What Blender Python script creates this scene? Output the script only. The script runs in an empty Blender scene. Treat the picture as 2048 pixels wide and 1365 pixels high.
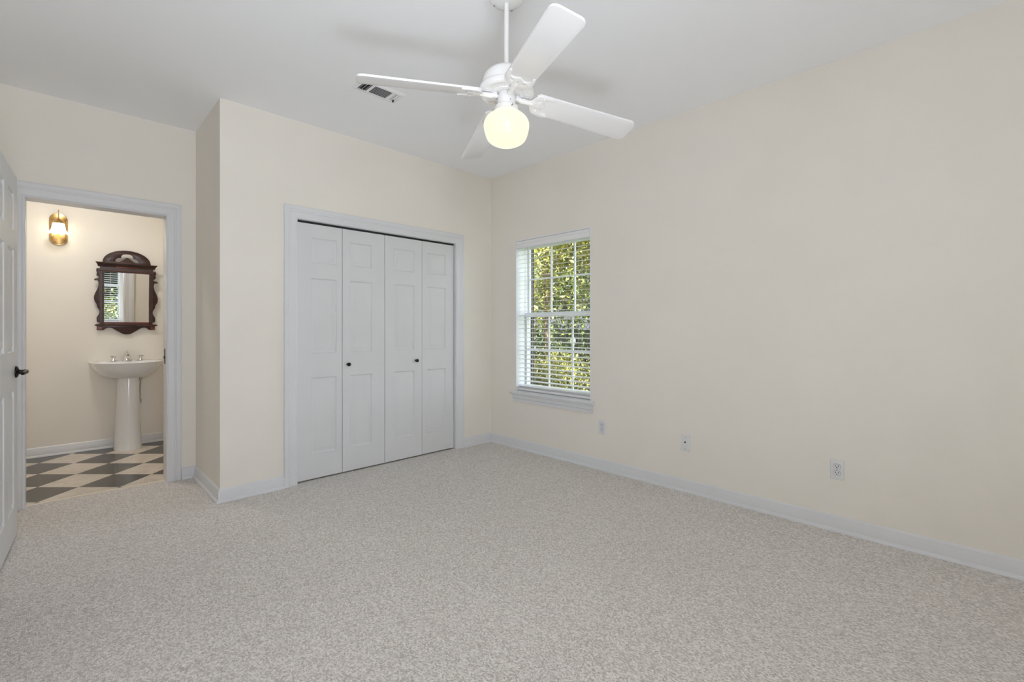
import bpy, bmesh, math, random
from mathutils import Vector, Matrix

# ------------------------------------------------------------------ camera, world, light, exposure
sc = bpy.context.scene
COL = sc.collection
cam_d = bpy.data.cameras.new('camera'); cam = bpy.data.objects.new('camera', cam_d); COL.objects.link(cam)
cam_d.sensor_width = 36.0
cam_d.lens = 932.1 / 2048 * 36.0
cam_d.shift_y = -(682.5 - 656.8) / 2048
cam_d.clip_start = 0.02
cam.location = (0, 0, 1.1805)
cam.rotation_euler = (math.pi / 2, 0, -0.774)
sc.camera = cam

world = bpy.data.worlds.new('world'); sc.world = world; world.use_nodes = True
bg = world.node_tree.nodes['Background']
bg.inputs['Color'].default_value = (0.89, 0.95, 1.04, 1)
bg.inputs['Strength'].default_value = 4.0

sun_d = bpy.data.lights.new('sun', 'SUN'); sun = bpy.data.objects.new('sun', sun_d); COL.objects.link(sun)
sun_d.energy = 38.0; sun_d.angle = 0.01; sun_d.color = (1.0, 0.93, 0.80)
sun.rotation_euler = Vector((0.52, -0.06, -0.85)).to_track_quat('-Z', 'Y').to_euler()

def portal(name, loc, direction, w, h):
    d = bpy.data.lights.new(name, 'AREA'); o = bpy.data.objects.new(name, d); COL.objects.link(o)
    d.shape = 'RECTANGLE'; d.size = w; d.size_y = h; d.cycles.is_portal = True
    o.location = loc; o.rotation_euler = Vector(direction).to_track_quat('-Z', 'Y').to_euler()
portal('window_portal', (3.53, 2.82, 1.30), (-1, 0, 0), 0.95, 1.55)
portal('window_portal', (0.495, -0.80, 1.30), (0, 1, 0), 0.95, 1.55)

def area(name, loc, direction, size, energy, color, spread=180):
    d = bpy.data.lights.new(name, 'AREA'); o = bpy.data.objects.new(name, d); COL.objects.link(o)
    d.shape = 'DISK'; d.size = size; d.energy = energy; d.color = color; d.spread = math.radians(spread)
    o.location = loc; o.rotation_euler = Vector(direction).to_track_quat('-Z', 'Y').to_euler()
for fx in (-0.02, 0.34):                                   # two unseen uplights added to brighten the ceiling, standing in for bounced flash
    area('bounce_flash_fill', (fx, -0.30, 0.28), (0.0, 0.34, 1.0), 0.44, 13.0, (0.91, 0.98, 1.09))
area('camera_flash_fill', (0.04, -0.42, 1.75), (0.15, 4.2, 0.85), 0.40, 12.5, (0.93, 0.98, 1.06), 130)  # unseen light added to lift the far end, standing in for a flash
area('bathroom_fill_light', (0.10, 5.15, 2.72), (0, 0, -1), 0.35, 11.5, (1.0, 0.96, 0.90))  # unseen lamp added to raise the bathroom's overall brightness

vs = sc.view_settings
vs.view_transform = 'Standard'; vs.look = 'None'; vs.gamma = 1.0; vs.use_curve_mapping = False
vs.exposure = 0.0
sc.cycles.max_bounces = 14; sc.cycles.diffuse_bounces = 10; sc.cycles.glossy_bounces = 4
sc.cycles.transmission_bounces = 8; sc.cycles.transparent_max_bounces = 12
sc.cycles.use_denoising = True; sc.cycles.adaptive_threshold = 0.01
sc.cycles.caustics_reflective = False; sc.cycles.caustics_refractive = False
sc.cycles.sample_clamp_indirect = 8.0

# ------------------------------------------------------------------ room measures (metres)
XR, YC, XS, YB, H = 3.25, 3.642, 0.792, 4.407, 2.743     # right wall, closet wall, side wall, bath-door wall, ceiling
XL, YR = -0.26, -0.55                                    # entry-door wall, rear wall
YBI, YBB = 4.54, 6.075                                   # bathroom side of the door wall, bathroom far wall
BXL, BXR = -0.75, 1.75                                   # bathroom side walls
WZ0, WZ1, WHW = 0.56, 2.045, 0.455                       # window opening

# ------------------------------------------------------------------ materials
def mat(name, color, rough=0.5, metal=0.0, spec=0.5, **kw):
    m = bpy.data.materials.new(name); m.use_nodes = True
    b = m.node_tree.nodes['Principled BSDF']
    b.inputs['Base Color'].default_value = (*color, 1)
    b.inputs['Roughness'].default_value = rough
    b.inputs['Metallic'].default_value = metal
    b.inputs['Specular IOR Level'].default_value = spec
    for k, v in kw.items(): b.inputs[k].default_value = v
    return m
def nodes(m): return m.node_tree.nodes, m.node_tree.links, m.node_tree.nodes['Principled BSDF']
def mix_noise(m, c1, c2, scale, detail=3.0, lo=0.35, hi=0.65, bump=0.0, bump_scale=None, dist=0.002, stretch=None):
    n, l, b = nodes(m)
    tc = n.new('ShaderNodeTexCoord'); nz = n.new('ShaderNodeTexNoise'); cr = n.new('ShaderNodeValToRGB')
    src = tc.outputs['Object']
    if stretch:
        mp = n.new('ShaderNodeMapping'); mp.inputs['Scale'].default_value = stretch
        l.new(src, mp.inputs['Vector']); src = mp.outputs['Vector']
    nz.inputs['Scale'].default_value = scale; nz.inputs['Detail'].default_value = detail
    cr.color_ramp.elements[0].position = lo; cr.color_ramp.elements[1].position = hi
    cr.color_ramp.elements[0].color = (*c1, 1); cr.color_ramp.elements[1].color = (*c2, 1)
    l.new(src, nz.inputs['Vector']); l.new(nz.outputs['Fac'], cr.inputs['Fac']); l.new(cr.outputs['Color'], b.inputs['Base Color'])
    if bump:
        n2 = n.new('ShaderNodeTexNoise'); n2.inputs['Scale'].default_value = bump_scale or scale; n2.inputs['Detail'].default_value = 3
        bp = n.new('ShaderNodeBump'); bp.inputs['Strength'].default_value = bump; bp.inputs['Distance'].default_value = dist
        l.new(src, n2.inputs['Vector']); l.new(n2.outputs['Fac'], bp.inputs['Height']); l.new(bp.outputs['Normal'], b.inputs['Normal'])
    return m

M = {}
M['wall'] = mix_noise(mat('cream_wall_paint', (0.8, 0.75, 0.66), 0.55, spec=0.25), (0.832, 0.796, 0.735), (0.845, 0.808, 0.747), 3.0, bump=0.08, bump_scale=180, dist=0.001)
M['ceil'] = mix_noise(mat('flat_ceiling_paint', (0.8, 0.8, 0.8), 0.9, spec=0.1), (0.905, 0.915, 0.935), (0.915, 0.925, 0.945), 2.0, bump=0.06, bump_scale=120, dist=0.001)
M['trim'] = mix_noise(mat('semigloss_trim_paint', (0.78, 0.79, 0.81), 0.32, spec=0.4), (0.72, 0.73, 0.755), (0.735, 0.745, 0.77), 4.0)
M['door'] = mix_noise(mat('white_door_paint', (0.76, 0.77, 0.79), 0.38, spec=0.4), (0.70, 0.708, 0.725), (0.715, 0.723, 0.74), 4.0)
M['fan'] = mat('white_fan_enamel', (0.86, 0.86, 0.87), 0.22)
M['vinyl'] = mat('white_window_vinyl', (0.82, 0.84, 0.87), 0.35)
M['slat'] = mat('white_blind_slat', (0.84, 0.84, 0.85), 0.4)
M['cord'] = mat('white_cord', (0.82, 0.82, 0.82), 0.8)
M['plate'] = mat('white_plastic_plate', (0.74, 0.75, 0.76), 0.35)
M['slot'] = mat('dark_slot', (0.015, 0.015, 0.015), 0.7)
M['gap'] = mat('painted_gap_shade', (0.16, 0.16, 0.16), 0.8)
M['vent_dark'] = mat('painted_duct_shade', (0.03, 0.03, 0.035), 0.9)
M['bronze'] = mat('dark_bronze', (0.022, 0.018, 0.015), 0.35, 0.6)
M['screw'] = mat('steel_screw', (0.35, 0.35, 0.35), 0.35, 0.9)
M['brass'] = mix_noise(mat('antique_brass', (0.55, 0.36, 0.14), 0.28, 0.95), (0.42, 0.25, 0.09), (0.66, 0.44, 0.19), 30)
M['chrome'] = mat('chrome', (0.75, 0.76, 0.76), 0.08, 1.0)
M['porcelain'] = mat('white_porcelain', (0.83, 0.84, 0.86), 0.08)
M['pipe'] = mat('grey_supply_pipe', (0.45, 0.44, 0.42), 0.35, 0.6)
M['strip'] = mat('pale_threshold_strip', (0.80, 0.72, 0.60), 0.4)
M['acrylic'] = mat('clear_acrylic', (0.9, 0.92, 0.92), 0.05, **{'Transmission Weight': 0.85, 'IOR': 1.45})
M['mirror'] = mat('mirror_silver', (0.93, 0.94, 0.94), 0.0, 1.0)
M['wood'] = mix_noise(mat('mahogany', (0.07, 0.025, 0.015), 0.3), (0.022, 0.010, 0.009), (0.065, 0.026, 0.017), 9, detail=6, stretch=(1, 1, 7), lo=0.3, hi=0.7)
M['wood_red'] = mat('red_mahogany', (0.15, 0.03, 0.014), 0.28)
M['wood_rope'] = mat('rope_bead_mahogany', (0.10, 0.045, 0.03), 0.22)
M['brick'] = mix_noise(mat('brown_brick', (0.12, 0.07, 0.05), 0.85), (0.028, 0.018, 0.014), (0.055, 0.032, 0.022), 12)
M['roofing'] = mix_noise(mat('dark_shingles', (0.07, 0.08, 0.11), 0.9), (0.010, 0.012, 0.018), (0.022, 0.025, 0.035), 5)
M['siding'] = mix_noise(mat('grey_siding', (0.3, 0.3, 0.32), 0.8), (0.055, 0.055, 0.062), (0.075, 0.075, 0.082), 2)
M['bark'] = mix_noise(mat('pale_bark', (0.3, 0.24, 0.18), 0.9), (0.16, 0.11, 0.08), (0.42, 0.32, 0.24), 14, stretch=(3, 3, 0.6), bump=0.5)
M['lawn'] = mix_noise(mat('lawn', (0.08, 0.10, 0.03), 0.95), (0.05, 0.065, 0.02), (0.13, 0.15, 0.05), 1.2, detail=6)
M['lantern_metal'] = mat('white_lantern_metal', (0.7, 0.7, 0.7), 0.4)

def leaf_mat(name, c1, c2, c3):
    m = mat(name, c1, 0.45, spec=0.4); n, l, b = nodes(m)
    g = n.new('ShaderNodeNewGeometry'); cr = n.new('ShaderNodeValToRGB')
    cr.color_ramp.elements[0].color = (*c1, 1); cr.color_ramp.elements[1].color = (*c3, 1)
    e = cr.color_ramp.elements.new(0.55); e.color = (*c2, 1)
    l.new(g.outputs['Random Per Island'], cr.inputs['Fac']); l.new(cr.outputs['Color'], b.inputs['Base Color'])
    tr = n.new('ShaderNodeBsdfTranslucent'); mx = n.new('ShaderNodeMixShader'); mx.inputs[0].default_value = 0.25
    l.new(cr.outputs['Color'], tr.inputs['Color']); l.new(b.outputs['BSDF'], mx.inputs[1]); l.new(tr.outputs['BSDF'], mx.inputs[2])
    l.new(mx.outputs['Shader'], n['Material Output'].inputs['Surface'])
    return m
M['leaf_gold'] = leaf_mat('yellow_green_leaves', (0.07, 0.085, 0.018), (0.25, 0.25, 0.055), (0.50, 0.46, 0.15))
M['leaf_green'] = leaf_mat('mid_green_leaves', (0.035, 0.065, 0.016), (0.12, 0.17, 0.04), (0.30, 0.33, 0.09))
M['leaf_dark'] = leaf_mat('dark_green_leaves', (0.014, 0.026, 0.010), (0.03, 0.05, 0.016), (0.07, 0.09, 0.03))

def carpet_mat():
    m = mat('loop_pile_carpet', (0.5, 0.46, 0.42), 0.95, spec=0.1); n, l, b = nodes(m)
    tc = n.new('ShaderNodeTexCoord'); v = n.new('ShaderNodeTexVoronoi'); v.inputs['Scale'].default_value = 190
    mp = n.new('ShaderNodeMapping'); mp.inputs['Rotation'].default_value = (0, 0, 0.0); mp.inputs['Scale'].default_value = (1.0, 0.72, 1)
    l.new(tc.outputs['Object'], mp.inputs['Vector']); l.new(mp.outputs['Vector'], v.inputs['Vector'])
    cr = n.new('ShaderNodeValToRGB'); E_ = cr.color_ramp.elements
    E_[0].position = 0.0; E_[0].color = (0.53, 0.495, 0.465, 1); E_[1].position = 1.0; E_[1].color = (0.88, 0.845, 0.815, 1)
    sep = n.new('ShaderNodeSeparateColor'); l.new(v.outputs['Color'], sep.inputs['Color']); l.new(sep.outputs['Red'], cr.inputs['Fac'])
    big = n.new('ShaderNodeTexNoise'); big.inputs['Scale'].default_value = 1.3; big.inputs['Detail'].default_value = 3
    l.new(tc.outputs['Object'], big.inputs['Vector'])
    mr = n.new('ShaderNodeMapRange'); mr.inputs['To Min'].default_value = 0.95; mr.inputs['To Max'].default_value = 1.05
    l.new(big.outputs['Fac'], mr.inputs['Value'])
    mm = n.new('ShaderNodeMix'); mm.data_type = 'RGBA'; mm.blend_type = 'MULTIPLY'; mm.inputs['Factor'].default_value = 1.0
    cmb = n.new('ShaderNodeCombineColor')
    for k in ('Red', 'Green', 'Blue'): l.new(mr.outputs['Result'], cmb.inputs[k])
    l.new(cr.outputs['Color'], mm.inputs['A']); l.new(cmb.outputs['Color'], mm.inputs['B']); l.new(mm.outputs['Result'], b.inputs['Base Color'])
    bp = n.new('ShaderNodeBump'); bp.invert = True; bp.inputs['Strength'].default_value = 0.75; bp.inputs['Distance'].default_value = 0.005
    l.new(v.outputs['Distance'], bp.inputs['Height']); l.new(bp.outputs['Normal'], b.inputs['Normal'])
    return m
M['carpet'] = carpet_mat()

def tile_mat():
    m = mat('checker_vinyl_tile', (0.5, 0.5, 0.5), 0.22, spec=0.4); n, l, b = nodes(m)
    tc = n.new('ShaderNodeTexCoord'); mp = n.new('ShaderNodeMapping')
    # tiles are laid on the diagonal of the room, 305 mm square
    ca, cb, T = 3.525, 4.073, 0.305
    rot = 0.774
    mp.vector_type = 'POINT'; mp.inputs['Rotation'].default_value = (0, 0, rot)
    mp.inputs['Scale'].default_value = (1, 1, 0)
    l.new(tc.outputs['Object'], mp.inputs['Vector'])
    ad = n.new('ShaderNodeVectorMath'); ad.operation = 'ADD'; ad.inputs[1].default_value = (ca + T * 40, -cb + T * 40, 1.5 * T)
    l.new(mp.outputs['Vector'], ad.inputs[0])
    ck = n.new('ShaderNodeTexChecker'); ck.inputs['Scale'].default_value = 1.0 / T
    l.new(ad.outputs['Vector'], ck.inputs['Vector'])
    def marble(c1, c2):
        nz = n.new('ShaderNodeTexNoise'); nz.inputs['Scale'].default_value = 7; nz.inputs['Detail'].default_value = 7; nz.inputs['Distortion'].default_value = 1.5
        l.new(tc.outputs['Object'], nz.inputs['Vector'])
        cr = n.new('ShaderNodeValToRGB'); cr.color_ramp.elements[0].position = 0.35; cr.color_ramp.elements[1].position = 0.7
        cr.color_ramp.elements[0].color = (*c1, 1); cr.color_ramp.elements[1].color = (*c2, 1)
        l.new(nz.outputs['Fac'], cr.inputs['Fac']); return cr.outputs['Color']
    l.new(marble((0.60, 0.53, 0.45), (0.74, 0.67, 0.59)), ck.inputs['Color1'])
    l.new(marble((0.062, 0.056, 0.052), (0.105, 0.095, 0.088)), ck.inputs['Color2'])
    l.new(ck.outputs['Color'], b.inputs['Base Color'])
    return m
M['tile'] = tile_mat()

def glass_mat():
    m = bpy.data.materials.new('clear_window_glass'); m.use_nodes = True; n, l = m.node_tree.nodes, m.node_tree.links
    n.remove(n['Principled BSDF'])
    t = n.new('ShaderNodeBsdfTransparent'); t.inputs['Color'].default_value = (0.95, 0.97, 0.96, 1)
    g = n.new('ShaderNodeBsdfGlossy'); g.inputs['Roughness'].default_value = 0.0
    mx = n.new('ShaderNodeMixShader'); mx.inputs[0].default_value = 0.05
    l.new(t.outputs['BSDF'], mx.inputs[1]); l.new(g.outputs['BSDF'], mx.inputs[2]); l.new(mx.outputs['Shader'], n['Material Output'].inputs['Surface'])
    return m
M['glass'] = glass_mat()

def lit_glass(name, emit, strength):
    m = mat(name, (0.16, 0.15, 0.13), 0.18); b = m.node_tree.nodes['Principled BSDF']
    b.inputs['Emission Color'].default_value = (*emit, 1); b.inputs['Emission Strength'].default_value = strength
    return m
M['globe'] = lit_glass('lit_opal_glass', (1.0, 0.90, 0.67), 0.98)
M['shade'] = lit_glass('lit_frosted_glass', (1.0, 0.86, 0.58), 4.0)
M['bulb'] = lit_glass('lit_bulb', (1.0, 0.88, 0.62), 6.0)

# ------------------------------------------------------------------ mesh helpers
class MB:
    def __init__(s): s.v = []; s.f = []
    def add(s, verts, faces, mtx=None):
        o = len(s.v)
        s.v += [tuple(mtx @ Vector(p)) if mtx else tuple(p) for p in verts]
        s.f += [tuple(i + o for i in f) for f in faces]; return s
    def box(s, x0, x1, y0, y1, z0, z1, mtx=None):
        return s.add([(x0, y0, z0), (x1, y0, z0), (x1, y1, z0), (x0, y1, z0), (x0, y0, z1), (x1, y0, z1), (x1, y1, z1), (x0, y1, z1)],
                     [(3, 2, 1, 0), (4, 5, 6, 7), (0, 1, 5, 4), (1, 2, 6, 5), (2, 3, 7, 6), (3, 0, 4, 7)], mtx)
    def lathe(s, prof, n=40, mtx=None, close=False):
        V = []; F = []; k = len(prof)
        for i in range(n):
            a = 2 * math.pi * i / n
            for r, z in prof: V.append((r * math.cos(a), r * math.sin(a), z))
        for i in range(n):
            j = (i + 1) % n
            for q in range(k - 1): F.append((i * k + q, j * k + q, j * k + q + 1, i * k + q + 1))
            if close: F.append((i * k + k - 1, j * k + k - 1, j * k, i * k))
        return s.add(V, F, mtx)
    def tube(s, pts, r, n=10, caps=True, mtx=None):
        P = [Vector(p) for p in pts]; R = r if isinstance(r, (list, tuple)) else [r] * len(P)
        V = []; F = []; up = None
        for i, p in enumerate(P):
            d = (P[min(i + 1, len(P) - 1)] - P[max(i - 1, 0)]).normalized()
            if up is None: up = Vector((0, 0, 1)) if abs(d.z) < 0.9 else Vector((1, 0, 0))
            a = d.cross(up).normalized(); b = a.cross(d).normalized(); up = b
            for k in range(n):
                t = 2 * math.pi * k / n; V.append(tuple(p + (a * math.cos(t) + b * math.sin(t)) * R[i]))
        for i in range(len(P) - 1):
            for k in range(n):
                q = (k + 1) % n; F.append((i * n + k, i * n + q, (i + 1) * n + q, (i + 1) * n + k))
        if caps: F.append(tuple(reversed(range(n)))); F.append(tuple(range((len(P) - 1) * n, len(P) * n)))
        return s.add(V, F, mtx)
    def prism(s, poly, z0, z1, mtx=None):                  # convex or simple polygon in xy
        n = len(poly)
        V = [(x, y, z0) for x, y in poly] + [(x, y, z1) for x, y in poly]
        F = [tuple(reversed(range(n))), tuple(range(n, 2 * n))] + [(i, (i + 1) % n, n + (i + 1) % n, n + i) for i in range(n)]
        return s.add(V, F, mtx)
    def sweep(s, path, prof, mtx=None, closed=False):      # path: 2-D points in xy; prof: (offset to the path's left, z); mitred corners
        n = len(path); k = len(prof); V = []; F = []
        for i in range(n):
            p = Vector(path[i])
            d0 = (p - Vector(path[i - 1])).normalized() if (i > 0 or closed) else None
            d1 = (Vector(path[(i + 1) % n]) - p).normalized() if (i < n - 1 or closed) else None
            d0 = d0 or d1; d1 = d1 or d0
            n0 = Vector((-d0.y, d0.x)); n1 = Vector((-d1.y, d1.x)); m = (n0 + n1); m = m / max(0.05, m.dot(n0))
            for o, z in prof: V.append((p.x + m.x * o, p.y + m.y * o, z))
        for i in range(n if closed else n - 1):
            j = (i + 1) % n
            for q in range(k):
                r = (q + 1) % k; F.append((i * k + q, j * k + q, j * k + r, i * k + r))
        if not closed: F.append(tuple(reversed(range(k)))); F.append(tuple(range((n - 1) * k, n * k)))
        return s.add(V, F, mtx)
    def uv(s, c, r, seg=16, rings=10, mtx=None):
        rx, ry, rz = r if isinstance(r, (tuple, list)) else (r, r, r)
        prof = [(math.sin(math.pi * i / rings), -math.cos(math.pi * i / rings)) for i in range(rings + 1)]
        m2 = Matrix.Translation(c) @ Matrix.Diagonal((rx, ry, rz, 1))
        return s.lathe(prof, seg, (mtx @ m2) if mtx else m2)
    def build(s, name, m, parent=None, smooth=35, bevel=0.0, loc=None, recalc=True):
        me = bpy.data.meshes.new(name); me.from_pydata(s.v, [], s.f)
        bm = bmesh.new(); bm.from_mesh(me)
        bmesh.ops.remove_doubles(bm, verts=bm.verts, dist=1e-6)
        if recalc: bmesh.ops.recalc_face_normals(bm, faces=bm.faces)
        bm.to_mesh(me); bm.free()
        for mm in (m if isinstance(m, (list, tuple)) else [m]): me.materials.append(mm)
        if smooth:
            me.shade_smooth(); me.set_sharp_from_angle(angle=math.radians(smooth))
        o = bpy.data.objects.new(name, me); COL.objects.link(o)
        if parent: o.parent = parent
        if loc: o.location = loc
        if bevel:
            b = o.modifiers.new('bevel', 'BEVEL'); b.width = bevel; b.segments = 2; b.limit_method = 'ANGLE'; b.angle_limit = math.radians(40)
            b.harden_normals = False
        return o

def flat_shape(outer, holes, depth, mtx=None, bevel=0.0, res=1):
    """solid plate of an outline with cut-outs; outline in xy, thickness along z; returns (verts, faces)"""
    cu = bpy.data.curves.new('outline', 'CURVE'); cu.dimensions = '2D'; cu.fill_mode = 'BOTH'; cu.extrude = depth / 2
    cu.bevel_depth = bevel; cu.bevel_resolution = res; cu.offset = -bevel
    for pts in [outer] + list(holes):
        sp = cu.splines.new('POLY'); sp.points.add(len(pts) - 1); sp.use_cyclic_u = True
        for q, (x, y) in zip(sp.points, pts): q.co = (x, y, 0, 1)
    o = bpy.data.objects.new('outline', cu); COL.objects.link(o)
    dg = bpy.context.evaluated_depsgraph_get(); me = o.evaluated_get(dg).to_mesh()
    V = [tuple(v.co) for v in me.vertices]; F = [tuple(p.vertices) for p in me.polygons]
    o.evaluated_get(dg).to_mesh_clear(); bpy.data.objects.remove(o); bpy.data.curves.remove(cu)
    if mtx: V = [tuple(mtx @ Vector(v)) for v in V]
    return V, F
def smooth_closed(pts, n=6):
    """Catmull-Rom through a closed outline"""
    out = []; k = len(pts)
    for i in range(k):
        p0, p1, p2, p3 = (Vector(pts[(i + j - 1) % k]) for j in range(4))
        for q in range(n):
            t = q / n
            out.append(tuple(0.5 * ((2 * p1) + (p2 - p0) * t + (2 * p0 - 5 * p1 + 4 * p2 - p3) * t * t + (3 * p1 - p0 - 3 * p2 + p3) * t ** 3)))
    return out
def smooth_open(pts, n=6):
    out = []; k = len(pts)
    for i in range(k - 1):
        p0, p1, p2, p3 = (Vector(pts[min(max(i + j - 1, 0), k - 1)]) for j in range(4))
        for q in range(n):
            t = q / n
            out.append(tuple(0.5 * ((2 * p1) + (p2 - p0) * t + (2 * p0 - 5 * p1 + 4 * p2 - p3) * t * t + (3 * p1 - p0 - 3 * p2 + p3) * t ** 3)))
    out.append(tuple(pts[-1])); return out

def tag(o, label, cat, group=None, kind=None):
    o['label'] = label; o['category'] = cat
    if group: o['group'] = group
    if kind: o['kind'] = kind
    return o
def thing(name, label, cat, loc=(0, 0, 0), rz=0.0, group=None, kind=None):
    o = bpy.data.objects.new(name, None); COL.objects.link(o); o.location = loc; o.rotation_euler = (0, 0, rz)
    o.empty_display_size = 0.1
    return tag(o, label, cat, group, kind)
def struct(o, label=None, cat=None):
    o['kind'] = 'structure'
    if label: o['label'] = label
    if cat: o['category'] = cat
    return o
def copy_tree(o, parent=None):
    c = o.copy(); COL.objects.link(c)
    if parent: c.parent = parent
    for ch in [q for q in bpy.data.objects if q.parent == o]: copy_tree(ch, c)
    return c

# ------------------------------------------------------------------ room shell
def wall_with_holes(mb, s0, s1, z0, z1, t0, t1, holes, axis):
    ss = sorted({s0, s1, *[h[0] for h in holes], *[h[1] for h in holes]}); zs = sorted({z0, z1, *[h[2] for h in holes], *[h[3] for h in holes]})
    for a, b in zip(ss, ss[1:]):
        for c, d in zip(zs, zs[1:]):
            cs, cz = (a + b) / 2, (c + d) / 2
            if any(h[0] < cs < h[1] and h[2] < cz < h[3] for h in holes): continue
            if axis == 'x': mb.box(a, b, t0, t1, c, d)
            else: mb.box(t0, t1, a, b, c, d)
    return mb
def wall(name, s0, s1, t0, t1, axis, holes=(), label=None, m='wall', z0=0.0, z1=H):
    mb = wall_with_holes(MB(), s0, s1, z0, z1, t0, t1, holes, axis)
    o = mb.build(name, M[m], smooth=0)
    bm = bmesh.new(); bm.from_mesh(o.data)                     # drop the inner faces between blocks
    bmesh.ops.remove_doubles(bm, verts=bm.verts, dist=1e-5)
    seen = {}
    for f in bm.faces: seen.setdefault(tuple(round(c, 4) for c in f.calc_center_median()), []).append(f)
    bmesh.ops.delete(bm, geom=[f for fs in seen.values() if len(fs) > 1 for f in fs], context='FACES')
    bmesh.ops.recalc_face_normals(bm, faces=bm.faces); bm.to_mesh(o.data); bm.free()
    return struct(o, label, 'wall' if label else None)

WIN1 = (2.8205 - WHW, 2.8205 + WHW, WZ0, WZ1)
wall('wall_right', YR - 0.13, YBB + 0.12, XR, XR + 0.21, 'y', [WIN1], 'long cream wall holding the window and the three outlets')
wall('wall_outside', YR - 0.25, YBB + 0.2, XR + 0.21, XR + 0.255, 'y', [(WIN1[0] + 0.014, WIN1[1] - 0.014, WZ0 + 0.01, WZ1 - 0.01)], 'brown brick outer face of the window wall', 'brick', -0.4, H + 0.2)
wall('wall_closet', XS, XR, YC, YC + 0.115, 'x', [(1.27, 2.816, -1, 2.025)], 'cream wall around the white closet doors')
wall('wall_closet_side', YC + 0.115, YB, XS, XS + 0.115, 'y', [], 'narrow shaded cream wall between the bathroom door and the closet')
wall('wall_bathroom_door', XL - 0.115, XR, YB, YBI, 'x', [(-0.166, 0.622, -1, 2.06)], 'cream wall around the bathroom doorway')
wall('wall_left', YR - 0.12, YB, XL - 0.115, XL, 'y', [(2.30, 3.115, -1, 2.06)], 'cream wall behind the open entry door')
wall('wall_rear', XL - 0.115, XR, YR - 0.13, YR, 'x', [(0.04, 0.95, WZ0, WZ1)], 'cream rear wall with one window')
wall('wall_rear_outside', XL - 0.3, XR + 0.15, YR - 0.22, YR - 0.13, 'x', [(0.04, 0.95, WZ0, WZ1)], None, 'brick', -0.4, H + 0.2)
wall('wall_bathroom_back', BXL - 0.1, BXR + 0.1, YBB, YBB + 0.12, 'x', [], 'warmly lit cream bathroom wall behind the sink')
wall('wall_bathroom_left', YBI, YBB, BXL - 0.1, BXL, 'y')
wall('wall_bathroom_right', YBI, YBB, BXR, BXR + 0.1, 'y')
wall('wall_bathroom_corner', BXL - 0.1, XL - 0.115, YBI - 0.115, YBI, 'x')
# shallow hall closet space behind the open entry doorway
mb = MB(); mb.box(XL - 0.95, XL - 0.85, 2.0, 3.5, 0, H).box(XL - 0.85, XL - 0.115, 2.0, 2.1, 0, H).box(XL - 0.85, XL - 0.115, 3.4, 3.5, 0, H)
struct(mb.build('wall_hall', M['wall'], smooth=0))
mb = MB(); mb.box(XL - 1.0, XR + 0.3, YR - 0.3, YBB + 0.25, H, H + 0.22)
struct(mb.build('ceiling', M['ceil'], smooth=0), 'flat pale grey ceiling over the bedroom', 'ceiling')
mb = MB(); mb.box(XL - 0.95, XR, YR, YB, -0.12, 0.0).box(-0.166, 0.622, YB, YB + 0.05, -0.12, 0.0)
struct(mb.build('floor', M['carpet'], smooth=0), 'beige loop pile carpet over the whole bedroom floor', 'carpet')
mb = MB(); mb.box(BXL, BXR, YBI, YBB, -0.12, -0.001).box(-0.166, 0.622, YB + 0.05, YBI, -0.12, -0.001)
struct(mb.build('floor_bathroom', M['tile'], smooth=0), 'black and cream checkered tile floor of the bathroom', 'floor')
mb = MB(); mb.prism([(-0.146, YB + 0.042), (0.602, YB + 0.042), (0.602, YB + 0.060), (-0.146, YB + 0.060)], -0.002, 0.006)
struct(mb.build('trim_threshold', M['strip'], smooth=0, bevel=0.002), 'thin pale strip between carpet and bathroom tiles', 'threshold')

BASE = [(0, 0), (0.026, 0), (0.026, 0.006), (0.023, 0.013), (0.016, 0.018), (0.013, 0.018), (0.013, 0.068), (0.0105, 0.074), (0.0105, 0.079), (0.006, 0.087), (0.003, 0.090), (0, 0.090)]
BASE_R = [(-o, z) for o, z in BASE]
def baseboard(name, path, label=None):
    o = MB().sweep(path, BASE_R, Matrix.Translation((0, 0, 0.0))).build(name, M['trim'], smooth=25)
    struct(o, label, 'baseboard' if label else None); return o
baseboard('baseboard_left', [(0.697, YB), (XS, YB), (XS, YC), (1.204, YC)], 'white baseboard turning the corner between bathroom door and closet')
baseboard('baseboard_right', [(2.880, YC), (XR, YC), (XR, YR), (XL, YR), (XL, 2.2)], 'white baseboard along the foot of the window wall')
baseboard('baseboard_bathroom', [(BXL, YBI), (BXL, YBB), (BXR, YBB), (BXR, YBI), (0.72, YBI)], 'white baseboard behind the pedestal sink')

CAS = [(0, 0), (0, 0.010), (0.006, 0.013), (0.012, 0.0105), (0.020, 0.011), (0.045, 0.0125), (0.052, 0.0165), (0.060, 0.0145), (0.066, 0.0185), (0.074, 0.020), (0.088, 0.020), (0.093, 0.017), (0.093, 0)]
def casing(s0, s1, z1, origin, u, n, name, label, parent=None):
    """moulded casing round three sides of an opening; the wall's plane is (u, z), n points into the room"""
    u, n = Vector(u), Vector(n)
    m = Matrix((( u.x, 0, n.x, origin[0]), (u.y, 0, n.y, origin[1]), (0, 1, 0, 0), (0, 0, 0, 1)))
    path = [(s0, 0), (s0, z1), (s1, z1), (s1, 0)]
    return MB().sweep(path, CAS, m).build(name, M['trim'], parent, smooth=20)
struct(casing(1.294, 2.789, 2.007, (0, YC, 0), (1, 0, 0), (0, -1, 0), 'trim_closet', None), 'white moulded casing around the closet doors', 'door casing')
struct(casing(-0.152, 0.602, 2.046, (0, YB, 0), (1, 0, 0), (0, -1, 0), 'trim_bathroom', None), 'white moulded casing around the bathroom doorway', 'door casing')
struct(casing(-0.152, 0.608, 2.046, (0, YBI, 0), (1, 0, 0), (0, 1, 0), 'trim_bathroom_inside', None))
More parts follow.
